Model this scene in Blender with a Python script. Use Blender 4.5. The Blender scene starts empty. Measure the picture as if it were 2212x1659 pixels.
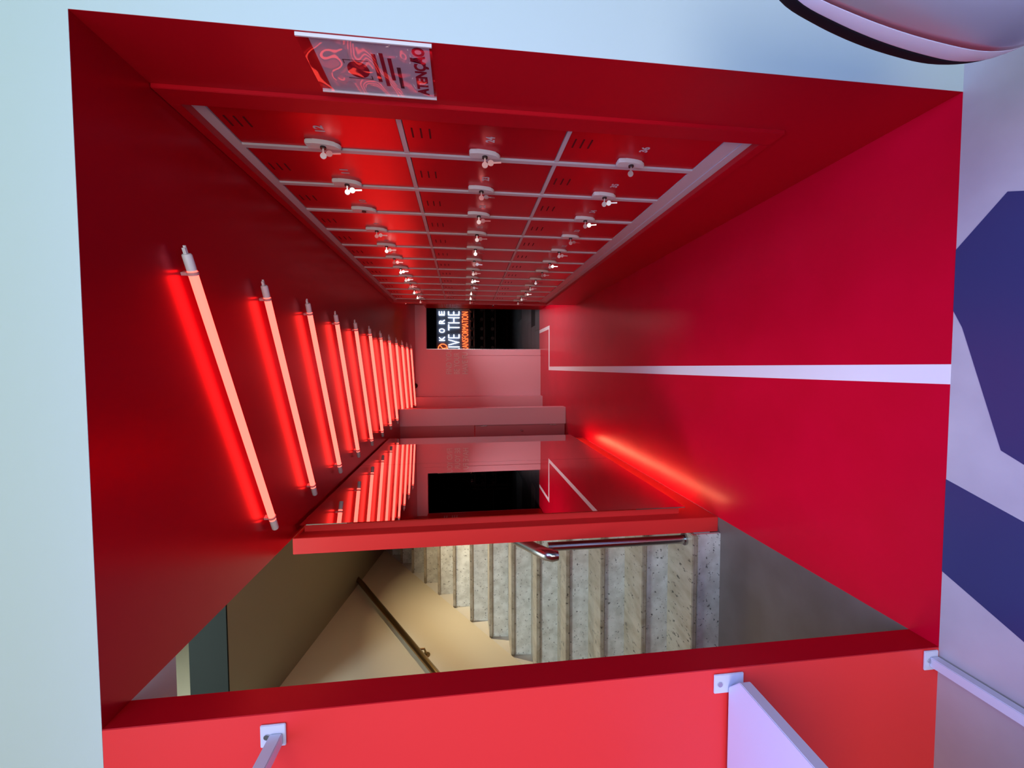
import bpy, bmesh, math, random
from mathutils import Vector, Matrix

random.seed(7)
S = bpy.context.scene
COL = S.collection
R = math.radians

# ------------------------------------------------------------------ camera
# the photograph is a portrait picture lying on its side: image-left is up
F_PX = 869.11
yaw, pitch, roll = R(-2.4399), R(-6.8774), R(-0.4265)
fw = Vector((math.sin(yaw) * math.cos(pitch), math.cos(yaw) * math.cos(pitch), math.sin(pitch)))
rt = Vector((math.cos(yaw), -math.sin(yaw), 0))
up = rt.cross(fw)
rt2 = math.cos(roll) * rt + math.sin(roll) * up
up2 = -math.sin(roll) * rt + math.cos(roll) * up
cam_d = bpy.data.cameras.new('camera')
cam_d.sensor_fit = 'HORIZONTAL'
cam_d.sensor_width = 36.0
cam_d.lens = F_PX / 2212 * 36.0
cam_d.clip_start = 0.02
cam = bpy.data.objects.new('camera', cam_d)
COL.objects.link(cam)
ix, iy, iz = -up2, rt2, -fw          # image right = world down, image up = world right
cam.matrix_world = Matrix(((ix.x, iy.x, iz.x, 0), (ix.y, iy.y, iz.y, 0), (ix.z, iy.z, iz.z, 1.45), (0, 0, 0, 1)))
S.camera = cam

# ------------------------------------------------------------------ world, large lights, exposure
w = bpy.data.worlds.new('lobby_ambient')
S.world = w
w.use_nodes = True
w.node_tree.nodes['Background'].inputs[0].default_value = (0.62, 0.74, 1.0, 1)
w.node_tree.nodes['Background'].inputs[1].default_value = 0.16
S.view_settings.view_transform = 'Standard'
S.view_settings.look = 'None'
S.view_settings.exposure = 0.0
S.view_settings.gamma = 1.0
S.view_settings.use_curve_mapping = False


def area(name, loc, target, size, sizey, power, color):
    d = bpy.data.lights.new(name, 'AREA')
    d.shape = 'RECTANGLE'
    d.size, d.size_y = size, sizey
    d.energy = power
    d.color = color
    o = bpy.data.objects.new(name, d)
    COL.objects.link(o)
    o.location = loc
    dirv = Vector(target) - Vector(loc)
    o.rotation_euler = dirv.to_track_quat('-Z', 'Y').to_euler()
    return o


area('lobby_ceiling_panel', (1.5, -1.9, 2.9), (1.1, 1.0, 0.8), 1.6, 1.2, 42, (0.42, 0.82, 1.0))
bp_ = area('lobby_blue_panel', (-0.3, -0.5, 3.3), (-0.3, -0.2, 0), 3.0, 0.6, 62, (0.36, 0.38, 1.0))
area('lobby_rear_fill', (-0.5, -3.0, 1.9), (-0.4, 1.0, 1.5), 2.8, 1.8, 92, (1.0, 0.90, 0.82))  # unseen fill behind the camera, added to light red wall and far end
bp_.data.spread = R(110)
S.cycles.max_bounces = 6
S.cycles.diffuse_bounces = 2
S.cycles.glossy_bounces = 4
S.cycles.transmission_bounces = 4
S.cycles.caustics_reflective = False
S.cycles.caustics_refractive = False
S.cycles.sample_clamp_indirect = 6.0


# ------------------------------------------------------------------ materials
def mat(name, base, rough=0.5, metal=0.0, emit=None, estr=0.0, spec=0.5, noise=None, bump=None, coat=0.0, trans=0.0, ior=1.45):
    m = bpy.data.materials.new(name)
    m.use_nodes = True
    nt = m.node_tree
    p = nt.nodes['Principled BSDF']
    p.inputs['Base Color'].default_value = (*base, 1)
    p.inputs['Roughness'].default_value = rough
    p.inputs['Metallic'].default_value = metal
    p.inputs['Specular IOR Level'].default_value = spec
    p.inputs['Coat Weight'].default_value = coat
    p.inputs['Coat Roughness'].default_value = 0.08
    p.inputs['Transmission Weight'].default_value = trans
    p.inputs['IOR'].default_value = ior
    if emit:
        p.inputs['Emission Color'].default_value = (*emit, 1)
        p.inputs['Emission Strength'].default_value = estr
    tc = nt.nodes.new('ShaderNodeTexCoord')
    if noise:                       # (scale, colour2, amount lo, hi)
        sc, c2, lo, hi = noise
        n = nt.nodes.new('ShaderNodeTexNoise')
        n.inputs['Scale'].default_value = sc
        n.inputs['Detail'].default_value = 6
        r = nt.nodes.new('ShaderNodeValToRGB')
        r.color_ramp.elements[0].position, r.color_ramp.elements[1].position = lo, hi
        r.color_ramp.elements[0].color = (*base, 1)
        r.color_ramp.elements[1].color = (*c2, 1)
        nt.links.new(tc.outputs['Object'], n.inputs['Vector'])
        nt.links.new(n.outputs['Fac'], r.inputs[0])
        nt.links.new(r.outputs[0], p.inputs['Base Color'])
    if bump:                        # (scale, strength, distance, (sx, sy, sz))
        mp = nt.nodes.new('ShaderNodeMapping')
        mp.inputs['Scale'].default_value = bump[3]
        n2 = nt.nodes.new('ShaderNodeTexNoise')
        n2.inputs['Scale'].default_value = bump[0]
        n2.inputs['Detail'].default_value = 3
        b = nt.nodes.new('ShaderNodeBump')
        b.inputs['Strength'].default_value = bump[1]
        b.inputs['Distance'].default_value = bump[2]
        nt.links.new(tc.outputs['Object'], mp.inputs[0])
        nt.links.new(mp.outputs[0], n2.inputs['Vector'])
        nt.links.new(n2.outputs['Fac'], b.inputs['Height'])
        nt.links.new(b.outputs['Normal'], p.inputs['Normal'])
    return m


def granite(name, base, tan, streak):
    m = bpy.data.materials.new(name)
    m.use_nodes = True
    nt = m.node_tree
    p = nt.nodes['Principled BSDF']
    p.inputs['Roughness'].default_value = 0.32
    tc = nt.nodes.new('ShaderNodeTexCoord')
    mp = nt.nodes.new('ShaderNodeMapping')
    mp.inputs['Scale'].default_value = streak
    nt.links.new(tc.outputs['Object'], mp.inputs[0])
    n = nt.nodes.new('ShaderNodeTexNoise')
    n.inputs['Scale'].default_value = 14
    n.inputs['Detail'].default_value = 8
    r = nt.nodes.new('ShaderNodeValToRGB')
    r.color_ramp.elements[0].position, r.color_ramp.elements[1].position = 0.35, 0.65
    r.color_ramp.elements[0].color, r.color_ramp.elements[1].color = (*tan, 1), (*base, 1)
    v = nt.nodes.new('ShaderNodeTexNoise')
    v.inputs['Scale'].default_value = 42
    v.inputs['Detail'].default_value = 3
    v.inputs['Roughness'].default_value = 0.7
    r2 = nt.nodes.new('ShaderNodeValToRGB')
    r2.color_ramp.elements[0].position, r2.color_ramp.elements[1].position = 0.33, 0.40
    r2.color_ramp.elements[0].color, r2.color_ramp.elements[1].color = (0.03, 0.028, 0.03, 1), (1, 1, 1, 1)
    mx = nt.nodes.new('ShaderNodeMix')
    mx.data_type = 'RGBA'
    mx.blend_type = 'MULTIPLY'
    mx.inputs[0].default_value = 0.85
    for nn in (n, v):
        nt.links.new(mp.outputs[0], nn.inputs['Vector'])
    nt.links.new(n.outputs['Fac'], r.inputs[0])
    nt.links.new(v.outputs['Fac'], r2.inputs[0])
    nt.links.new(r.outputs[0], mx.inputs[6])
    nt.links.new(r2.outputs[0], mx.inputs[7])
    nt.links.new(mx.outputs[2], p.inputs['Base Color'])
    return m


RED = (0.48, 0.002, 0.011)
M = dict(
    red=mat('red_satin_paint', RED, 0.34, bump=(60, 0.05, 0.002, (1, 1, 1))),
    red_lobby_lit=mat('red_paint_lobby_lit', (0.86, 0.034, 0.034), 0.45, bump=(60, 0.05, 0.002, (1, 1, 1))),  # brighter copy of the red, lobby light on these faces put into the colour
    red_ceiling=mat('red_ceiling_paint', (0.50, 0.001, 0.026), 0.28, 0.7),
    red_floor=mat('red_epoxy_floor', (0.60, 0.002, 0.026), 0.28, spec=0.24, bump=(5, 0.2, 0.004, (3, 0.8, 1)), noise=(3, (0.54, 0.002, 0.02), 0.3, 0.7)),
    red_metal=mat('red_enamelled_steel', (0.60, 0.003, 0.018), 0.30, 0.45),
    white=mat('white_wall_paint', (0.55, 0.66, 0.64), 0.6, bump=(180, 0.06, 0.001, (1, 1, 1))),
    pink=mat('pale_wall_paint', (0.94, 0.57, 0.67), 0.45),
    lobby=mat('polished_concrete', (0.52, 0.49, 0.53), 0.33, noise=(2.2, (0.37, 0.33, 0.38), 0.35, 0.7), bump=(9, 0.08, 0.003, (1, 1, 1))),
    navy=mat('navy_floor_paint', (0.035, 0.04, 0.13), 0.3),
    stripe=mat('white_floor_line', (0.86, 0.80, 0.86), 0.4),
    grey=mat('pale_grey_enamel', (0.62, 0.58, 0.60), 0.35),
    plastic=mat('off_white_plastic', (0.74, 0.72, 0.70), 0.38),
    number=mat('white_print', (0.72, 0.62, 0.66), 0.5),
    slot=mat('slot_shadow', (0.10, 0.0, 0.004), 0.6),
    chrome=mat('chrome', (0.42, 0.42, 0.46), 0.2, 1.0),
    steel=mat('brushed_steel', (0.62, 0.62, 0.64), 0.2, 1.0),
    keymetal=mat('nickel_key', (0.95, 0.94, 0.92), 0.34, 1.0),
    bronze=mat('bronze_handrail', (0.30, 0.20, 0.09), 0.28, 1.0),
    mirror=mat('mirror_silver', (0.86, 0.82, 0.82), 0.008, 1.0),
    tube=mat('red_lit_tube', (0.3, 0.04, 0.03), 0.4, emit=(1.0, 0.060, 0.044), estr=6.3),
    cap=mat('white_lamp_cap', (0.80, 0.80, 0.82), 0.4),
    clip=mat('clear_clip', (0.75, 0.35, 0.35), 0.2),
    strip=mat('warm_led_strip', (0.9, 0.7, 0.5), 0.5, emit=(1.0, 0.40, 0.20), estr=17),
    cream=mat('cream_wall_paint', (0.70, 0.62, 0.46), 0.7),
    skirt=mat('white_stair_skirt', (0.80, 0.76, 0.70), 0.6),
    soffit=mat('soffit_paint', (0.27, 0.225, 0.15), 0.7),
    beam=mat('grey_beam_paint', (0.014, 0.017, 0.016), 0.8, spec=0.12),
    stairfloor=mat('dark_concrete', (0.115, 0.09, 0.085), 0.3, noise=(3, (0.16, 0.13, 0.13), 0.4, 0.7)),
    riser=granite('speckled_granite', (0.84, 0.84, 0.80), (0.62, 0.61, 0.56), (1, 1, 1)),
    tread=granite('granite_light_tinted', (0.48, 0.42, 0.33), (0.34, 0.28, 0.20), (1.0, 0.4, 1)),  # streaked granite, its tan tone partly light on the treads put into colour
    paper=mat('printed_sheet', (0.62, 0.52, 0.58), 0.5),
    print_red=mat('red_print', (0.30, 0.006, 0.03), 0.5),
    print_dark=mat('dark_print', (0.04, 0.015, 0.03), 0.5),
    letters=mat('white_vinyl', (1.0, 1.0, 1.0), 0.5),
    cupboard=mat('cupboard_paint', (0.60, 0.20, 0.24), 0.4),
    black=mat('black_rubber', (0.012, 0.010, 0.011), 0.5),
    dark=mat('dark_gym_wall', (0.020, 0.012, 0.014), 0.6),
    plank=mat('dark_plank', (0.026, 0.018, 0.024), 0.34, noise=(8, (0.016, 0.011, 0.015), 0.35, 0.65)),
    board=mat('sign_board', (0.16, 0.18, 0.26), 0.3),
    neon_w=mat('white_neon', (1, 1, 1), 0.4, emit=(0.78, 0.9, 1.0), estr=5.0),
    neon_r=mat('red_neon', (1, 0.2, 0.1), 0.4, emit=(1.0, 0.11, 0.025), estr=4.5),
    gunmetal=mat('gunmetal', (0.05, 0.03, 0.03), 0.4, 0.6),
    lavender=mat('white_powder_coat', (0.66, 0.68, 0.84), 0.3),
)




def clear_sheet(name):
    m = bpy.data.materials.new(name)
    m.use_nodes = True
    nt = m.node_tree
    nt.nodes.remove(nt.nodes['Principled BSDF'])
    out = nt.nodes['Material Output']
    tr = nt.nodes.new('ShaderNodeBsdfTransparent')
    tr.inputs[0].default_value = (0.97, 0.95, 0.97, 1)
    gl = nt.nodes.new('ShaderNodeBsdfGlossy')
    gl.inputs['Roughness'].default_value = 0.03
    fr = nt.nodes.new('ShaderNodeFresnel')
    fr.inputs[0].default_value = 1.75
    tc = nt.nodes.new('ShaderNodeTexCoord')
    n = nt.nodes.new('ShaderNodeTexNoise')
    n.inputs['Scale'].default_value = 8
    n.inputs['Detail'].default_value = 0.6
    b = nt.nodes.new('ShaderNodeBump')
    b.inputs['Strength'].default_value = 1.0
    b.inputs['Distance'].default_value = 0.014
    mx = nt.nodes.new('ShaderNodeMixShader')
    nt.links.new(tc.outputs['Object'], n.inputs['Vector'])
    nt.links.new(n.outputs['Fac'], b.inputs['Height'])
    nt.links.new(b.outputs['Normal'], gl.inputs['Normal'])
    nt.links.new(b.outputs['Normal'], fr.inputs['Normal'])
    ge = nt.nodes.new('ShaderNodeNewGeometry')
    inv = nt.nodes.new('ShaderNodeMath')
    inv.operation = 'SUBTRACT'
    inv.inputs[0].default_value = 1.0
    mul = nt.nodes.new('ShaderNodeMath')
    mul.operation = 'MULTIPLY'
    nt.links.new(ge.outputs['Backfacing'], inv.inputs[1])
    nt.links.new(inv.outputs[0], mul.inputs[0])
    nt.links.new(fr.outputs[0], mul.inputs[1])
    nt.links.new(mul.outputs[0], mx.inputs[0])
    nt.links.new(tr.outputs[0], mx.inputs[1])
    nt.links.new(gl.outputs[0], mx.inputs[2])
    nt.links.new(mx.outputs[0], out.inputs[0])
    return m


M['acrylic'] = clear_sheet('clear_acrylic')


# ------------------------------------------------------------------ mesh helpers
def box(bm, x0, x1, y0, y1, z0, z1):
    v = [bm.verts.new(p) for p in ((x0, y0, z0), (x1, y0, z0), (x1, y1, z0), (x0, y1, z0),
                                   (x0, y0, z1), (x1, y0, z1), (x1, y1, z1), (x0, y1, z1))]
    for f in ((3, 2, 1, 0), (4, 5, 6, 7), (0, 1, 5, 4), (1, 2, 6, 5), (2, 3, 7, 6), (3, 0, 4, 7)):
        bm.faces.new([v[i] for i in f])


def prism(bm, pts, axis, a0, a1):
    """polygon pts (2D) extruded along axis"""
    def P(p, a):
        return {'x': (a, p[0], p[1]), 'y': (p[0], a, p[1]), 'z': (p[0], p[1], a)}[axis]
    A = [bm.verts.new(P(p, a0)) for p in pts]
    B = [bm.verts.new(P(p, a1)) for p in pts]
    n = len(pts)
    bm.faces.new(A)
    bm.faces.new(B[::-1])
    for i in range(n):
        bm.faces.new((A[i], B[i], B[(i + 1) % n], A[(i + 1) % n]))


def tube(bm, pts, r, seg=16, cap=True):
    """round bar through points; r may be a list"""
    pts = [Vector(p) for p in pts]
    rr = r if isinstance(r, (list, tuple)) else [r] * len(pts)
    rings = []
    side = None
    for i, p in enumerate(pts):
        d = (pts[min(i + 1, len(pts) - 1)] - pts[max(i - 1, 0)]).normalized()
        if side is None:
            side = d.orthogonal().normalized()
        side = (side - d * side.dot(d)).normalized()
        o = d.cross(side)
        rings.append([bm.verts.new(p + rr[i] * (math.cos(2 * math.pi * k / seg) * side + math.sin(2 * math.pi * k / seg) * o)) for k in range(seg)])
    for a, b in zip(rings, rings[1:]):
        for k in range(seg):
            bm.faces.new((a[k], a[(k + 1) % seg], b[(k + 1) % seg], b[k]))
    if cap:
        bm.faces.new(rings[0][::-1])
        bm.faces.new(rings[-1])


def lathe(bm, prof, c, seg=48):
    rings = []
    for r, z in prof:
        rings.append([bm.verts.new((c[0] + r * math.cos(2 * math.pi * k / seg), c[1] + r * math.sin(2 * math.pi * k / seg), c[2] + z)) for k in range(seg)])
    for a, b in zip(rings, rings[1:]):
        for k in range(seg):
            bm.faces.new((a[k], a[(k + 1) % seg], b[(k + 1) % seg], b[k]))
    bm.faces.new(rings[0][::-1])
    bm.faces.new(rings[-1])


def mesh(bm, name, m, bevel=0.0, smooth=False):
    if bevel:
        bmesh.ops.bevel(bm, geom=bm.edges[:], offset=bevel, segments=2, affect='EDGES', clamp_overlap=True)
    bmesh.ops.recalc_face_normals(bm, faces=bm.faces[:])
    me = bpy.data.meshes.new(name)
    bm.to_mesh(me)
    bm.free()
    me.materials.append(m)
    if smooth:
        for p in me.polygons:
            p.use_smooth = True
        try:
            me.set_sharp_from_angle(angle=R(40))
        except Exception:
            pass
    return me


def link(name, me, parent=None, loc=None):
    o = bpy.data.objects.new(name, me)
    COL.objects.link(o)
    if parent is not None:
        o.parent = parent
    if loc is not None:
        o.location = loc
    return o


def boxes(name, m, lst, parent=None, bevel=0.0, loc=None):
    bm = bmesh.new()
    for b in lst:
        box(bm, *b)
    return link(name, mesh(bm, name, m, bevel), parent, loc)


def tag(o, label, cat=None, group=None, kind=None):
    o['label'] = label
    if cat:
        o['category'] = cat
    if group:
        o['group'] = group
    if kind:
        o['kind'] = kind
    return o


def struct(o, label):
    return tag(o, label, kind='structure')


def empty(name, loc, label, cat, group=None):
    o = bpy.data.objects.new(name, None)
    COL.objects.link(o)
    o.location = loc
    o.empty_display_size = 0.1
    return tag(o, label, cat, group)


TXT = {}


def text_mesh(s, m, depth, fat=0.0):
    """flat lettering mesh normalised to x in 0..1, y in 0..1, thickness along z"""
    key = (s, m.name, fat)
    if key in TXT:
        return TXT[key]
    cu = bpy.data.curves.new('lettering', 'FONT')
    cu.body = s
    cu.offset = fat
    cu.resolution_u = 3
    o = bpy.data.objects.new('lettering', cu)
    COL.objects.link(o)
    dg = bpy.context.evaluated_depsgraph_get()
    dg.update()
    me = bpy.data.meshes.new_from_object(o.evaluated_get(dg))
    bpy.data.objects.remove(o)
    bpy.data.curves.remove(cu)
    bm = bmesh.new()
    bm.from_mesh(me)
    bpy.data.meshes.remove(me)
    g = bmesh.ops.extrude_face_region(bm, geom=bm.faces[:])
    for v in g['geom']:
        if isinstance(v, bmesh.types.BMVert):
            v.co.z += 1.0
    xs = [v.co.x for v in bm.verts]
    ys = [v.co.y for v in bm.verts]
    zs = [v.co.z for v in bm.verts]
    x0, x1, y0, y1, z0, z1 = min(xs), max(xs), min(ys), max(ys), min(zs), max(zs)
    for v in bm.verts:
        v.co = Vector(((v.co.x - x0) / (x1 - x0), (v.co.y - y0) / (y1 - y0), (v.co.z - z0) / (z1 - z0)))
    TXT[key] = mesh(bm, 'lettering', m)
    return TXT[key]


def lettering(name, s, m, parent, origin, right, upv, width, height, depth, fat=0.0):
    """lower-left corner at origin (parent space), facing right x up"""
    o = link(name, text_mesh(s, m, depth, fat), parent)
    r, u = Vector(right), Vector(upv)
    n = r.cross(u)
    r, u, n2 = r * width, u * height, n * depth
    o.matrix_basis = Matrix(((r.x, u.x, n2.x, origin[0]), (r.y, u.y, n2.y, origin[1]), (r.z, u.z, n2.z, origin[2]), (0, 0, 0, 1)))
    return o


# ------------------------------------------------------------------ structure
H = 2.316
XL, XR = -0.866, 0.797
YP, YJ = 1.0395, 1.1246          # front plane, inner edge of the left jamb
YA, YB = 2.1233, 4.755           # mirror partition
YF = 7.5                         # far wall
XS = -2.54                       # stair side wall
HT = 3.4

fl = struct(boxes('floor', M['red_floor'], [(XL, 0.80, YP, 5.12, -0.06, 0), (-1.0, 1.14, 5.12, YF + 0.12, -0.06, 0), (-1.0, XL, 4.755, 5.12, -0.06, 0)]),
            'glossy red epoxy floor of the corridor')
bm = bmesh.new()
box(bm, -0.055, 0.005, YP, 6.77, 0.0, 0.0012)
box(bm, 0.005, 0.70, 6.70, 6.77, 0.0, 0.0012)
box(bm, 0.64, 0.70, 6.77, YF + 0.1, 0.0, 0.0012)
s = link('floor_stripe', mesh(bm, 'floor_stripe', M['stripe']), fl)
s['label'] = 'white line painted down the middle of the red floor'

lob = struct(boxes('floor', M['lobby'], [(-4, 3.2, -3.2, YP, -0.06, 0)]), 'polished grey concrete floor of the lobby')


def patch(pts):
    bm = bmesh.new()
    prism(bm, pts, 'z', 0.0, 0.0012)
    o = link('floor_patch', mesh(bm, 'floor_patch', M['navy']), lob)
    o['label'] = 'navy painted polygon on the lobby floor'


patch([(0.466, 0.93), (0.343, YP), (0.164, YP), (0.112, 1.016), (-0.23, 0.918), (-0.45, 0.55), (-0.05, 0.1), (0.28, 0.42)])
patch([(-0.343, YP), (-0.627, YP), (-0.80, 0.70), (-1.3, 0.1), (-0.75, 0.2), (-0.408, 0.866)])

sf = struct(boxes('floor', M['stairfloor'], [(XS - 0.1, XL, YP + 0.05, 2.2, -0.06, 0)]), 'dark concrete floor at the foot of the stairs')

struct(boxes('ceiling', M['red_ceiling'], [(XL, 0.95, YP + 0.001, 4.755, H, H + 0.3), (-1.02, 1.14, 4.755, YF + 0.12, H, H + 0.3)]),
       'glossy red corridor ceiling carrying the tube lights')
struct(boxes('wall_front', M['white'], [(-4, 3.2, YP, YP + 0.25, H + 0.0005, HT), (XR + 0.0005, 3.2, YP, YP + 0.05, 0, H + 0.0005)]),
       'white lobby wall above and right of the corridor opening')
struct(boxes('wall_left', M['red_lobby_lit'], [(-4, XL - 0.003, YP, YJ, 0, H)]), 'bright red lobby wall left of the corridor opening')
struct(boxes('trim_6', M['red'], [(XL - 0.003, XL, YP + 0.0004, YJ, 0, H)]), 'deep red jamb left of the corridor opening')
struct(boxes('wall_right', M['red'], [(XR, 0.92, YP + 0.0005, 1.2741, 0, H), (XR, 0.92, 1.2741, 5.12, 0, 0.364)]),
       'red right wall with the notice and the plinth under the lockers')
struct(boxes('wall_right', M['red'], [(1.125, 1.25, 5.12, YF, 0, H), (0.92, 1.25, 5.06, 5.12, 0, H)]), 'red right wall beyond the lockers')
struct(boxes('wall_partition', M['red_lobby_lit'], [(XL - 0.0836, XL, YA, YB, 0, H)], bevel=0.002), 'red partition between corridor and stairs carrying the mirror')
# far end
struct(boxes('wall_far', M['pink'], [(-0.534, 0.214, YF, YF + 0.12, 0, H), (0.214, 1.25, YF, YF + 0.12, 2.19, H), (1.125, 1.25, YF, YF + 0.12, 0, 2.19)]),
       'pale far wall beside the dark doorway')
fr = struct(boxes('trim_1', M['pink'], [(0.214, 0.328, YF - 0.012, YF + 0.14, 0, 2.19)], bevel=0.004), 'pale frame around the dark doorway')
boxes('door_head', M['pink'], [(0.328, 1.125, YF - 0.012, YF + 0.14, 2.12, 2.19)], fr, bevel=0.004)
boxes('edge_bead', M['steel'], [(0.328, 0.334, YF + 0.0, YF + 0.1, 0, 2.12)], fr)
struct(boxes('wall_far', M['pink'], [(-1.02, -0.534, 7.3, 7.42, 0, H), (-0.60, -0.534, 7.42, YF + 0.1, 0, H)]), 'pale wall strip left of the far wall')
struct(boxes('wall_pilaster', M['pink'], [(-0.81, -0.573, 5.607, 5.76, 0, H)], bevel=0.003), 'pale pilaster in front of the far wall')
cw = struct(boxes('wall_cupboard', M['cupboard'], [(-1.02, -0.81, 5.63, 5.76, 1.305, H), (-0.82, -0.81, 5.63, 5.76, 0, 1.305)]), 'wall above the low cupboard door under the stairs')
struct(boxes('wall_recess', M['red'], [(-1.04, -1.0, YB, 7.3, 0, H), (-1.04, XL - 0.0836, YB - 0.03, YB, 0, H)]), 'red side wall of the recess beyond the mirror')
d1 = struct(boxes('door_1', M['cupboard'], [(-1.0, -0.823, 5.635, 5.67, 0.008, 1.29)], bevel=0.002), 'low cupboard door under the stairs')
for z in (0.18, 1.17):
    bm = bmesh.new()
    tube(bm, [(-0.826, 5.628, z - 0.045), (-0.826, 5.628, z + 0.045)], 0.008, 10)
    link('hinge', mesh(bm, 'hinge', M['steel'], smooth=True), d1)
bm = bmesh.new()
tube(bm, [(-0.90, 5.635, 0.64), (-0.90, 5.59, 0.64), (-0.90, 5.585, 0.615)], 0.008, 10)
link('door_handle', mesh(bm, 'door_handle', M['chrome'], smooth=True), d1)

# lobby ceiling out of view, it closes the room above the panels
struct(boxes('ceiling', M['white'], [(-4, 3.2, -3.2, YP + 0.25, HT, HT + 0.1)]), 'white lobby ceiling')

# ------------------------------------------------------------------ stairwell
SH, ST, SY = 0.175, 0.2613, 2.0988
struct(boxes('wall_stair', M['cream'], [(XS - 0.12, XS, YJ, 8.2, 0, 4.6)]), 'cream side wall of the stairwell')
struct(boxes('wall_stair', M['cream'], [(XS, XL - 0.0836, 6.6, 6.7, 0, 4.6)]), 'cream end wall of the stairwell')
struct(boxes('wall_stair', M['cream'], [(XL - 0.06, XL, YJ, 6.6, H + 0.31, 4.6)]), 'cream wall above the corridor ceiling')
bm = bmesh.new()
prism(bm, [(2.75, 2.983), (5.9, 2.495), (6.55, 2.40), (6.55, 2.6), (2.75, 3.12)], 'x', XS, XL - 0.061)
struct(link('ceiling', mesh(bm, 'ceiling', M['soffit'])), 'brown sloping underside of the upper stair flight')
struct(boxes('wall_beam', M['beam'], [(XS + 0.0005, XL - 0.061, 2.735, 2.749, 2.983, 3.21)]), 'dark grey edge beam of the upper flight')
struct(boxes('ceiling', M['white'], [(XS, XL - 0.061, YJ, 6.6, 4.2, 4.3)]), 'pale stairwell ceiling high above')

# skirting panel above the nosing line, proud of the wall
bm = bmesh.new()
sl = SH / ST
y0, y1 = 3.0, 6.3
zl = lambda y: 0.02 + SH + (y - SY) * sl
prism(bm, [(1.2, 0.3), (2.2, 0.3), (2.2, zl(2.2)), (y1, zl(y1)), (y1, 3.9), (1.2, 3.9)], 'x', XS, XS + 0.03)
struct(link('wall_panel', mesh(bm, 'wall_panel', M['cream'])), 'cream plaster panel ending along the slope of the stairs')

bm = bmesh.new()
prism(bm, [(1.2, 0.0), (6.5, 0.0), (6.5, zl(6.5)), (2.0, zl(2.0)), (1.2, 0.12)], 'x', XS, XS + 0.004)
struct(link('baseboard_stair', mesh(bm, 'baseboard_stair', M['skirt'])), 'white stepped skirting showing between the stair treads and the cream panel')

stairs = empty('staircase', (-1.7, SY, 0), 'granite staircase rising behind the red partition', 'stairs')
for k in range(15):
    yk = SY + k * ST
    xr_ = XL - 0.0836 - 0.002 if k < 8 else -1.045
    o = boxes('riser', M['riser'], [(XS + 0.005, xr_, yk, yk + 0.02, k * SH, (k + 1) * SH - 0.03)], None)
    o.parent = stairs
    o.matrix_parent_inverse = Matrix.Translation(-Vector(stairs.location))
    o = boxes('tread', M['tread'], [(XS + 0.005, xr_, yk - 0.012, yk + ST + 0.019, (k + 1) * SH - 0.03, (k + 1) * SH)], None, bevel=0.004)
    o.parent = stairs
    o.matrix_parent_inverse = Matrix.Translation(-Vector(stairs.location))

# bronze handrail on the cream wall
rail = empty('wall_handrail', (XS, 3.28, 0), 'bronze handrail climbing the cream stair wall', 'handrail')
RX = XS + 0.09


def child(o, p):
    o.parent = p
    o.matrix_parent_inverse = Matrix.Translation(-Vector(p.location))
    return o


ra, rb = Vector((RX, 3.10, 1.640)), Vector((RX, 6.2, 3.606))
bm = bmesh.new()
tube(bm, [(RX, 2.95, 1.46), (RX, 2.94, 1.52), (RX, 2.98, 1.57), ra, rb], 0.028, 16)
child(link('rail_bar', mesh(bm, 'rail_bar', M['bronze'], smooth=True)), rail)
for t in (0.12, 0.62, 0.9):
    q = ra.lerp(rb, t)
    bm = bmesh.new()
    tube(bm, [q + Vector((0, 0, -0.02)), q + Vector((0, 0, -0.07)), q + Vector((-0.04, 0, -0.085)), (XS + 0.03, q.y, q.z - 0.085)], 0.009, 10)
    tube(bm, [(XS + 0.036, q.y, q.z - 0.085), (XS + 0.030, q.y, q.z - 0.085)], 0.035, 16)
    child(link('rail_bracket', mesh(bm, 'rail_bracket', M['bronze'], smooth=True)), rail)

# chrome newel and rail at the partition side
nr = empty('newel_handrail', (-1.0, 2.16, SH), 'chrome handrail with a rounded end on a post by the first step', 'handrail')
bm = bmesh.new()
tube(bm, [(-1.003, 2.165, SH + 0.001), (-1.003, 2.165, 0.99)], 0.024, 16)
child(link('post', mesh(bm, 'post', M['chrome'], smooth=True)), nr)
bm = bmesh.new()
tube(bm, [(-1.003, 2.165, SH + 0.0005), (-1.003, 2.165, SH + 0.012)], 0.034, 20)
child(link('base_flange', mesh(bm, 'base_flange', M['chrome'], smooth=True)), nr)
bm = bmesh.new()
tube(bm, [(-1.005, 2.06, 0.955), (-1.005, 2.062, 0.985), (-1.005, 2.085, 1.015), (-1.005, 2.15, 1.06), (-1.005, 2.6, 1.36), (-1.005, 4.6, 2.70)], [0.024, 0.032, 0.034, 0.032, 0.028, 0.028], 18)
child(link('rail_bar', mesh(bm, 'rail_bar', M['chrome'], smooth=True)), nr)

# warm step light on the hidden side of the partition
sl_ = empty('step_light', (XL - 0.0836, 3.9, 2.1), 'small warm step light on the stair side of the partition', 'light')
bm = bmesh.new()
tube(bm, [(0, 0, 0), (-0.012, 0, 0)], 0.05, 20)
link('bezel', mesh(bm, 'bezel', M['steel'], smooth=True), sl_)
bm = bmesh.new()
tube(bm, [(-0.012, 0, 0), (-0.014, 0, 0)], 0.038, 20)
link('lens', mesh(bm, 'lens', mat('warm_lens', (1, 0.9, 0.7), 0.4, emit=(1.0, 0.74, 0.40), estr=20)), sl_)
pl = bpy.data.lights.new('step_lamp', 'AREA')
pl.shape = 'DISK'
pl.size = 0.08
pl.energy = 12
pl.color = (1.0, 0.82, 0.50)
po = bpy.data.objects.new('step_lamp', pl)
COL.objects.link(po)
pl.spread = R(105)
po.location = (XL - 0.0836 - 0.02, 3.9, 2.1)
po.rotation_euler = Vector((-1, 0.1, -0.85)).to_track_quat('-Z', 'Y').to_euler()

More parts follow.
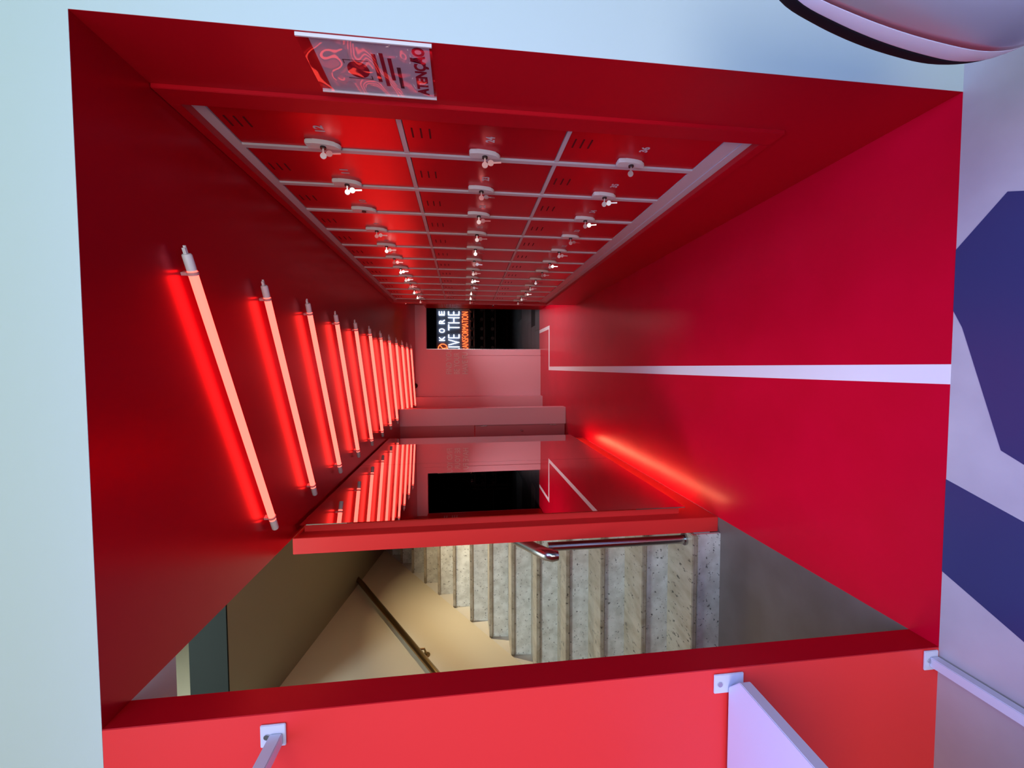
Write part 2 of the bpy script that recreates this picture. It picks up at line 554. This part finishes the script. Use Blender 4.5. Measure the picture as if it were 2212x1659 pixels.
area('upper_stair_fill', (-1.75, 1.35, 4.1), (-1.75, 2.9, 0.6), 0.5, 0.5, 72, (0.80, 0.95, 1.0))  # unseen fill added to brighten the risers and upper stairwell

# ------------------------------------------------------------------ mirror wall
XM = -0.8164
mz0, mz1 = 0.174, 2.300
mr = empty('wall_mirror', (XL, YA, 0), 'tall frameless mirror on a red backing board along the left wall', 'mirror')
child(boxes('backing_board', M['red_lobby_lit'], [(XL, XM - 0.005, 2.205, 4.66, mz0 + 0.02, mz1 - 0.012)], bevel=0.001), mr)  # brighter red so the near face looks lit
for a, b in ((2.1754, 3.443), (3.446, 4.70)):
    child(boxes('mirror_pane', M['mirror'], [(XM - 0.0048, XM, a, b, mz0, mz1)]), mr)
child(boxes('led_strip', M['strip'], [(XL + 0.004, XL + 0.034, 2.32, 4.66, mz0 + 0.012, mz0 + 0.019)]), mr)

# ------------------------------------------------------------------ lockers
LX = 0.8132           # frame face
YL0, YL1 = 1.345, 5.03
ZB, ZT = 0.40, 2.2816
for i_, (b, lb) in enumerate((((0.785, 0.92, 1.2741, YL0, 0.364, H - 0.0005), 'red upright panel at the lobby end of the lockers'),
                              ((0.785, 0.92, YL1, 5.12, 0.364, H - 0.0005), 'red upright panel at the far end of the lockers'),
                              ((0.785, 0.92, YL0, YL1, 0.364, ZB), 'red sill panel under the lockers'),
                              ((0.785, 0.92, YL0, YL1, ZT, H - 0.0005), 'red panel between lockers and ceiling'))):
    struct(boxes('trim_%d' % (i_ + 2), M['red'], [b], bevel=0.0015), lb)

PITCH = 0.3037
B0 = 1.6025           # near edge of first stile between columns 12 and 11
rows = [(1.665, 2.243), (1.085, 1.648), (0.500, 1.070)]


def handle_mesh():
    # straight side towards the stile (+y), flat end on top, curved edge running down to a point
    bm = bmesh.new()
    pts = [(0.0, 0.057), (-0.034, 0.060), (-0.040, 0.056), (-0.042, 0.045)]
    for i in range(1, 11):
        t = i / 10 * math.pi / 2
        pts.append((-0.042 * math.cos(t) ** 0.8 if i < 10 else 0.0, 0.045 - 0.105 * math.sin(t)))
    prism(bm, pts, 'x', 0.0, -0.016)
    return mesh(bm, 'handle', M['plastic'], bevel=0.0028, smooth=True)


def lock_mesh():
    bm = bmesh.new()
    tube(bm, [(0, 0, 0), (-0.006, 0, 0)], 0.0105, 14)
    return mesh(bm, 'lock', M['gunmetal'], smooth=True)


def key_in_mesh():
    bm = bmesh.new()
    box(bm, -0.016, 0, -0.0012, 0.0012, -0.003, 0.003)
    tube(bm, [(-0.0265, -0.0013, 0), (-0.0265, 0.0013, 0)], 0.0115, 16)
    return mesh(bm, 'key', M['keymetal'])


def key_hang_mesh():
    bm = bmesh.new()
    tube(bm, [(0, -0.0013, 0), (0, 0.0013, 0)], 0.0115, 16)
    box(bm, -0.003, 0.003, -0.001, 0.001, -0.040, -0.008)
    return mesh(bm, 'spare_key', M['keymetal'])


HM, LM, KM, KH = handle_mesh(), lock_mesh(), key_in_mesh(), key_hang_mesh()
bm = bmesh.new()
box(bm, -0.0016, 0.002, -0.028, 0.028, -0.0028, 0.0028)
VM = mesh(bm, 'vent_slot', M['slot'])

unit_label = ['red steel locker unit with doors 12, 24 and 36, nearest the lobby opening',
              'red steel locker unit second from the lobby opening, doors 9, 21 and 33 first',
              'red steel locker unit third from the lobby opening, doors 6, 18 and 30 first',
              'red steel locker unit farthest from the lobby opening, doors 1, 13 and 25 last']
col_edges = []
for c in range(12):
    a = YL0 if c == 0 else B0 + (c - 1) * PITCH + 0.024
    b = B0 + c * PITCH
    col_edges.append((a, b))
no_keys = {10}
no_spare = {36: 1, 1: 1, 3: 0}
for u in range(4):
    cols = range(u * 3, u * 3 + 3)
    ya = YL0 if u == 0 else col_edges[u * 3][0] - 0.012
    yb = col_edges[u * 3 + 2][1] + 0.012 if u < 3 else YL1
    un = empty('locker_unit', (LX, ya, ZB), unit_label[u], 'locker', 'lockers in the right wall')
    child(boxes('body', M['red_metal'], [(LX + 0.012, 1.20 if u < 3 else 1.11, ya, yb - 0.0005, ZB, ZT)]), un)
    child(boxes('top_rail', M['grey'], [(LX, LX + 0.0115, ya, yb - 0.0008, 2.243, ZT)]), un)
    child(boxes('bottom_rail', M['grey'], [(LX, LX + 0.0115, ya, yb - 0.0008, 0.437, 0.500)]), un)
    child(boxes('plinth_strip', M['grey'], [(LX - 0.004, LX + 0.0115, ya, yb - 0.0008, ZB, 0.435)]), un)
    for c in cols:
        a, b = col_edges[c]
        child(boxes('stile', M['grey'], [(LX - 0.003, LX + 0.0115, b, b + (0.0238 if c % 3 != 2 else 0.0112), 0.5002, 2.2428)], bevel=0.0008), un)
        if c % 3 == 2 and c < 11:
            pass
        for za, zb in ((1.070, 1.085), (1.648, 1.665)):
            child(boxes('rail', M['grey'], [(LX - 0.001, LX + 0.0115, a + 0.0002, b - 0.0002, za, zb)]), un)
    if u:
        b = col_edges[u * 3][0]
        child(boxes('stile', M['grey'], [(LX - 0.003, LX + 0.0115, b - 0.0118, b - 0.0002, 0.5002, 2.2428)], bevel=0.0008), un)
    for c in cols:
        a, b = col_edges[c]
        for r_, (za, zb) in enumerate(rows):
            num = 12 * r_ + 12 - c
            dr = child(boxes('door', M['red_metal'], [(LX + 0.003, LX + 0.0115, a + 0.002, b - 0.002, za + 0.002, zb - 0.002)], bevel=0.0012), un)
            fx = LX + 0.003
            zc = (za + zb) / 2
            for i in range(3):
                o = link('vent_slot', VM, dr, (fx, b - 0.135, zb - 0.028 - i * 0.030))
            o = link('handle', HM, dr, (fx, b - 0.016, zc - 0.004))
            link('lock', LM, dr, (fx - 0.016, b - 0.034, zc - 0.004))
            if num not in no_keys:
                k = link('key', KM, dr, (fx - 0.020, b - 0.034, zc - 0.004))
                k.rotation_euler = (0, 0, R(random.uniform(-12, 12)))
                if num not in (36,):
                    k = link('spare_key', KH, dr, (fx - 0.040, b - 0.034 + random.uniform(-0.004, 0.004), zc - 0.026))
                    k.rotation_euler = (R(random.uniform(-10, 10)), R(random.uniform(-6, 6)), R(random.uniform(-25, 25)))
            n = str(num)
            lettering('number', n, M['number'], dr, (fx + 0.0, b - 0.105, zc - 0.035), (0, -1, 0), (0, 0, 1), 0.018 * len(n), 0.033, 0.0008, 0.03)

# ------------------------------------------------------------------ notice in acrylic holder
nt_ = empty('notice_holder', (XR, 1.13, 1.52), 'clear acrylic holder with a printed ATENÇÃO notice on the right wall', 'notice')
NX = XR - 0.0005
child(boxes('sheet', M['paper'], [(NX - 0.0022, NX - 0.0008, 1.052, 1.236, 1.529, 1.815)]), nt_)
fx = NX - 0.0022
L_ = lambda *a: lettering(*a)
o = lettering('lettering', 'ATENÇÃO', M['print_red'], nt_, (fx - XR, 1.232 - 1.13, 1.535 - 1.52), (0, -1, 0), (0, 0, 1), 0.176, 0.046, 0.0005, 0.045)
bm = bmesh.new()
N = 28
prism(bm, [(1.150 + 0.030 * math.cos(2 * math.pi * i / N), 1.722 + 0.028 * math.sin(2 * math.pi * i / N)) for i in range(N)], 'x', fx - 0.0006, fx)
child(link('stamp', mesh(bm, 'stamp', M['print_red'])), nt_)
child(boxes('stamp_frame', M['print_dark'], [(fx - 0.0004, fx, 1.116, 1.118, 1.690, 1.755), (fx - 0.0004, fx, 1.182, 1.184, 1.690, 1.755),
                                            (fx - 0.0004, fx, 1.118, 1.130, 1.752, 1.754), (fx - 0.0004, fx, 1.170, 1.182, 1.691, 1.693)]), nt_)
for i, (ya, yb, m_) in enumerate(((1.09, 1.19, 'print_red'), (1.085, 1.205, 'print_red'), (1.10, 1.18, 'print_red'), (1.13, 1.21, 'print_dark'))):
    z = 1.672 - i * 0.019
    child(boxes('print_line', M[m_], [(fx - 0.0004, fx, ya, yb, z - 0.005, z + 0.005)]), nt_)
child(boxes('acrylic_cover', M['acrylic'], [(NX - 0.0075, NX - 0.0045, 1.045, 1.240, 1.522, 1.842)], bevel=0.0006), nt_)
for a in (1.043, 1.2385):
    child(boxes('holder_edge', M['plastic'], [(NX - 0.0085, NX, a, a + 0.0035, 1.522, 1.842)]), nt_)

# ------------------------------------------------------------------ ceiling tubes
ordn = ['first', 'second', 'third', 'fourth', 'fifth', 'sixth', 'seventh', 'eighth', 'ninth', 'tenth', 'eleventh', 'last']
A0, A1 = Vector((0.358, 0, 0)), Vector((-0.716, 0.53, 0))
dv = (A1 - A0).normalized()
Lt = (A1 - A0).length
ang = math.atan2(dv.y, dv.x)


def part_mesh(name, m, fn, smooth=True):
    bm = bmesh.new()
    fn(bm)
    return mesh(bm, name, m, smooth=smooth)


TR = 0.0135
TM = part_mesh('tube', M['tube'], lambda b: tube(b, [(0.062, 0, 0), (Lt - 0.055, 0, 0)], TR, 24))
CM0 = part_mesh('end_cap', M['cap'], lambda b: tube(b, [(0.012, 0, 0), (0.016, 0, 0), (0.062, 0, 0)], [0.0115, 0.0138, 0.0138], 24))
CM1 = part_mesh('end_cap', M['cap'], lambda b: tube(b, [(Lt - 0.055, 0, 0), (Lt - 0.004, 0, 0), (Lt, 0, 0)], [0.0138, 0.0138, 0.0118], 24))
PM = part_mesh('wire_plug', M['cap'], lambda b: (box(b, -0.006, 0.013, -0.005, 0.005, -0.003, 0.006), box(b, -0.012, -0.006, -0.0065, -0.002, -0.002, 0.005)), False)


def clip_fn(x):
    def f(b):
        tube(b, [(x, 0, 0), (x + 0.010, 0, 0)], 0.0165, 20)
        box(b, x, x + 0.010, -0.010, 0.010, 0.010, 0.0292)
    return f


KM0 = part_mesh('clip', M['clip'], clip_fn(0.066), True)
KM1 = part_mesh('clip', M['clip'], clip_fn(Lt - 0.075), True)
for i in range(12):
    y = 1.348 + 0.4815 * i
    t_ = empty('tube_light', (A0.x, y, H - 0.03), f'{ordn[i]} red tube light on the ceiling counting from the lobby opening' if i < 11 else 'last red tube light on the ceiling, deepest in the corridor', 'light', 'red tube lights across the ceiling')
    t_.rotation_euler = (0, 0, ang)
    for n_, me in (('tube', TM), ('end_cap', CM0), ('end_cap', CM1), ('wire_plug', PM), ('clip', KM0), ('clip', KM1)):
        link(n_, me, t_)

# ------------------------------------------------------------------ far end: lettering, leaf, camera
wl = empty('wall_lettering', (-0.128, YF, 1.365), 'three lines of white lettering on the pale far wall', 'lettering')
for s_, zb, wd in (('FIND YOU', 1.662, 0.455), ('BE YOUR', 1.518, 0.40), ('HAVE FU', 1.366, 0.40)):
    h_ = 0.105
    lettering('text_line', s_, M['letters'], wl, (0, -0.0125, zb - 1.365), (1, 0, 0), (0, 0, 1), wd, h_, 0.0008, 0.015)
bm = bmesh.new()
lathe(bm, [(0.045, 0.0), (0.045, -0.012), (0.034, -0.03), (0.018, -0.042)], (-0.336, YF - 0.06, H), 20)
cmr = link('security_camera', mesh(bm, 'security_camera', M['black'], smooth=True))
tag(cmr, 'small dark dome camera under the ceiling by the far wall', 'camera')

leaf = empty('door_leaf', (1.10, 7.44, 0), 'open red door with louvre slots and a lever handle beside the far doorway', 'door')
child(boxes('panel', M['red_metal'], [(1.065, 1.10, 6.66, 7.44, 0.01, 2.12)], bevel=0.002), leaf)
for i in range(2):
    child(boxes('louvre', M['grey'], [(1.0645, 1.067, 6.9, 7.3, 1.80 - i * 0.04, 1.81 - i * 0.04)]), leaf)
for i in range(3):
    child(boxes('louvre', M['grey'], [(1.0645, 1.067, 6.9, 7.3, 1.66 - i * 0.04, 1.67 - i * 0.04)]), leaf)
child(boxes('handle_plate', M['steel'], [(1.060, 1.0655, 6.70, 6.74, 0.82, 1.02)], bevel=0.001), leaf)
bm = bmesh.new()
tube(bm, [(1.062, 6.72, 0.95), (1.02, 6.72, 0.95), (1.018, 6.80, 0.95)], 0.009, 10)
child(link('lever', mesh(bm, 'lever', M['chrome'], smooth=True)), leaf)

dl = empty('downlight', (1.0, 6.25, H), 'small round white downlight in the ceiling past the lockers', 'light')
bm = bmesh.new()
tube(bm, [(0, 0, 0), (0, 0, -0.012)], 0.055, 24)
link('bezel', mesh(bm, 'bezel', M['plastic'], smooth=True), dl)
bm = bmesh.new()
tube(bm, [(0, 0, -0.012), (0, 0, -0.014)], 0.042, 24)
link('lens', mesh(bm, 'lens', mat('white_lens', (1, 0.95, 0.92), 0.4, emit=(1.0, 0.86, 0.84), estr=12)), dl)
dd = bpy.data.lights.new('downlight_lamp', 'AREA')
dd.shape = 'DISK'
dd.size = 0.09
dd.spread = R(120)
dd.energy = 22
dd.color = (1.0, 0.84, 0.84)
do = bpy.data.objects.new('downlight_lamp', dd)
COL.objects.link(do)
do.location = (1.0, 6.25, H - 0.02)

# ------------------------------------------------------------------ gym beyond the doorway
gf = struct(boxes('floor', M['dark'], [(-2.5, 6.5, YF + 0.12, 20, -0.06, -0.004)]), 'dark floor of the gym beyond the doorway')
ys = [7.62, 8.08, 8.55, 9.02, 9.96, 11.02, 12.4, 14.4, 20.0]
for i in range(8):
    y0_, y1_ = ys[i], ys[i + 1]
    xo = -2.5
    boxes('plank', M['plank'], [(xo, 0.72 + 0.12 * i, y0_ + 0.004, y1_ - 0.004, -0.004, 0.0)], gf)
    boxes('plank', M['dark' if i % 3 == 1 else 'plank'], [(0.725 + 0.12 * i, 6.5, y0_ + 0.004, y1_ - 0.004, -0.004, 0.0)], gf)
struct(boxes('wall_gym', M['dark'], [(-2.6, 6.6, 20, 20.1, 0, 3.4), (-2.6, -2.5, YF + 0.12, 20, 0, 3.4), (6.5, 6.6, YF + 0.12, 20, 0, 3.4), (1.25, 6.6, YF, YF + 0.12, 0, 3.4), (-2.6, -0.534, YF, YF + 0.12, 0, 3.4), (-2.6, 6.6, YF + 0.001, YF + 0.119, H + 0.31, 3.4)]),
       'black walls of the gym')
struct(boxes('ceiling', M['dark'], [(-2.6, 6.6, YF + 0.12, 20.1, 3.4, 3.5)]), 'black ceiling of the gym')

G = 1.35
sg = empty('neon_sign', (0, 13.5, 0), 'white and red neon sign reading KORE LIVE THE TRANSFORMATION', 'sign')
SYN = 13.5
gx = lambda x: x * G
gz = lambda z: 1.45 + (z - 1.45) * G
child(boxes('sign_board', M['board'], [(gx(0.10), gx(1.42), SYN + 0.02, SYN + 0.07, gz(1.26), gz(2.10))], bevel=0.004), sg)
child(boxes('board_edge', M['plastic'], [(gx(1.405), gx(1.425), SYN - 0.02, SYN + 0.02, gz(1.26), gz(2.10))]), sg)


def neon(s_, m_, x0, z0, w_, h_, fat=0.0):
    lettering('neon_text', s_, m_, sg, (gx(x0), SYN - 13.5, gz(z0)), (1, 0, 0), (0, 0, 1), w_ * G, h_ * G, 0.014, fat)


for ch, x in zip('KORE', (0.645, 0.84, 1.055, 1.26)):
    neon(ch, M['neon_w'], x, 1.893, 0.10, 0.138)
neon('LIVE', M['neon_w'], 0.36, 1.535, 0.44, 0.275, -0.018)
neon('THE', M['neon_w'], 0.90, 1.535, 0.46, 0.275, -0.018)
neon('TRANSFORMATION', M['neon_r'], 0.335, 1.325, 1.02, 0.15, -0.014)
bm = bmesh.new()
for k in range(40):
    a0, a1 = 2 * math.pi * k / 40, 2 * math.pi * (k + 1) / 40
    tube(bm, [(gx(0.455 + 0.11 * math.cos(a0)), SYN, gz(1.945 + 0.11 * math.sin(a0))), (gx(0.455 + 0.11 * math.cos(a1)), SYN, gz(1.945 + 0.11 * math.sin(a1)))], 0.011, 6, False)
for a in (40, 160, 280):
    tube(bm, [(gx(0.455), SYN, gz(1.945)), (gx(0.455 + 0.11 * math.cos(R(a))), SYN, gz(1.945 + 0.11 * math.sin(R(a))))], 0.011, 6)
child(link('neon_emblem', mesh(bm, 'neon_emblem', M['neon_r'])), sg)

DY = 2.9
rk = empty('dumbbell_rack', (1.3, 13.3, 0), 'black dumbbell rack under the neon sign', 'rack')
for x in (0.50, 2.30):
    for y in (12.85, 13.25):
        child(boxes('post', M['gunmetal'], [(x - 0.03, x + 0.03, y - 0.03, y + 0.03, 0, 1.18)]), rk)
for z in (0.42, 0.76, 1.08):
    child(boxes('shelf', M['gunmetal'], [(0.47, 2.33, 12.83, 13.27, z, z + 0.03)]), rk)


def dumbbell():
    bm = bmesh.new()
    for sy in (-1, 1):
        tube(bm, [(0, sy * 0.06, 0), (0, sy * 0.07, 0), (0, sy * 0.135, 0), (0, sy * 0.145, 0)], [0.055, 0.065, 0.065, 0.055], 12)
    tube(bm, [(0, -0.06, 0), (0, 0.06, 0)], 0.016, 10)
    return mesh(bm, 'dumbbell', M['gunmetal'], smooth=True)


DB = dumbbell()
shelfn = {0.45: 'bottom', 0.79: 'middle', 1.11: 'top'}
for z in (0.45, 0.79, 1.11):
    for j in range(6):
        o = link('dumbbell', DB, None, (0.62 + j * 0.30, 13.04, z + 0.066))
        tag(o, f'dark dumbbell on the {shelfn[z]} shelf of the rack', 'dumbbell', f'dumbbells on the {shelfn[z]} shelf')

# ------------------------------------------------------------------ lobby: white shelf frame and steel bin
rck = empty('shelf_frame', (-0.92, YP, 0), 'white steel wall frame with a shelf beside the red wall', 'shelf')
for z0, z1, xa, xb in ((1.900, 1.960, -0.950, -0.893), (0.655, 0.745, -0.935, -0.880), (0.008, 0.055, -0.932, -0.872)):
    o = child(boxes('bracket_plate', M['lavender'], [(xa, xb, YP - 0.006, YP - 0.0005, z0, z1)], bevel=0.0015), rck)
    bm = bmesh.new()
    tube(bm, [((xa + xb) / 2, YP - 0.006, z1 - 0.016), ((xa + xb) / 2, YP - 0.009, z1 - 0.016)], 0.007, 14)
    bo = link('bolt', mesh(bm, 'bolt', M['steel'], smooth=True), o)
    bo.matrix_parent_inverse = Matrix()
for zc, xc in ((1.922, -0.930), (0.024, -0.905)):
    child(boxes('bar', M['lavender'], [(xc - 0.015, xc + 0.015, 0.36, YP - 0.006, zc - 0.015, zc + 0.015)], bevel=0.002), rck)
bm = bmesh.new()
prism(bm, [(-0.866, 0.36), (-0.866, 0.985), (-0.915, 1.030), (-1.75, 1.030), (-1.75, 0.36)], 'z', 0.672, 0.705)
child(link('shelf_board', mesh(bm, 'shelf_board', M['lavender'], bevel=0.002)), rck)
for xc in (-0.93, -1.70):
    child(boxes('post', M['lavender'], [(xc - 0.015, xc + 0.015, 0.33, 0.36, 0, 1.94)], bevel=0.002), rck)

KP = [(0.037, 0.33), (0.062, 0.36), (0.103, 0.405), (0.131, 0.458), (0.141, 0.524), (0.137, 0.60), (0.124, 0.70), (0.104, 0.80), (0.081, 0.88), (0.041, 0.938), (0.017, 0.946)]
BP = []
for i in range(len(KP) - 1):          # smooth profile through the key points
    p0, p1, p2, p3 = KP[max(i - 1, 0)], KP[i], KP[i + 1], KP[min(i + 2, len(KP) - 1)]
    for k in range(5):
        t = k / 5
        BP.append(tuple(0.5 * (2 * p1[j] + (p2[j] - p0[j]) * t + (2 * p0[j] - 5 * p1[j] + 4 * p2[j] - p3[j]) * t * t + (3 * p1[j] - p0[j] - 3 * p2[j] + p3[j]) * t ** 3) for j in (0, 1)))
BP.append(KP[-1])
bn = empty('pedestal_bin', (0.700, 0.62, 0.0), 'rounded grey metal pedestal bin with a black back by the white wall', 'bin')


def shell(a0, a1, m_, name):
    bm = bmesh.new()
    n = 40
    rings = []
    for r, z in BP:
        rings.append([bm.verts.new((r * math.cos(R(a0 + (a1 - a0) * k / n)), r * math.sin(R(a0 + (a1 - a0) * k / n)), z + 0.001)) for k in range(n + 1)])
    for a, b in zip(rings, rings[1:]):
        for k in range(n):
            bm.faces.new((a[k], a[k + 1], b[k + 1], b[k]))
    o = link(name, mesh(bm, name, m_, smooth=True), bn)
    so = o.modifiers.new('thickness', 'SOLIDIFY')
    so.thickness = 0.004
    so.offset = -1
    return o


shell(174.5, 390, mat('satin_grey_metal', (0.50, 0.51, 0.56), 0.33, 0.6), 'metal_front')
bm = bmesh.new()
lathe(bm, [(0.13, 0.0), (0.13, 0.012), (0.05, 0.02), (0.036, 0.03), (0.036, 0.34)], (0, 0, 0.0), 32)
link('pedestal', mesh(bm, 'pedestal', M['black'], smooth=True), bn)
shell(30.5, 158.5, mat('matte_black', (0.008, 0.009, 0.012), 0.85, spec=0.2), 'black_back')
shell(159, 174, mat('pale_highlight', (0.80, 0.86, 0.92), 0.3), 'pale_highlight')  # pale band painted in as the highlight along the metal
bm = bmesh.new()
lathe(bm, [(0.02, 0.0), (0.028, 0.004), (0.028, 0.012), (0.015, 0.016)], (0, 0, 0.943), 24)
link('lid_knob', mesh(bm, 'lid_knob', M['black'], smooth=True), bn)
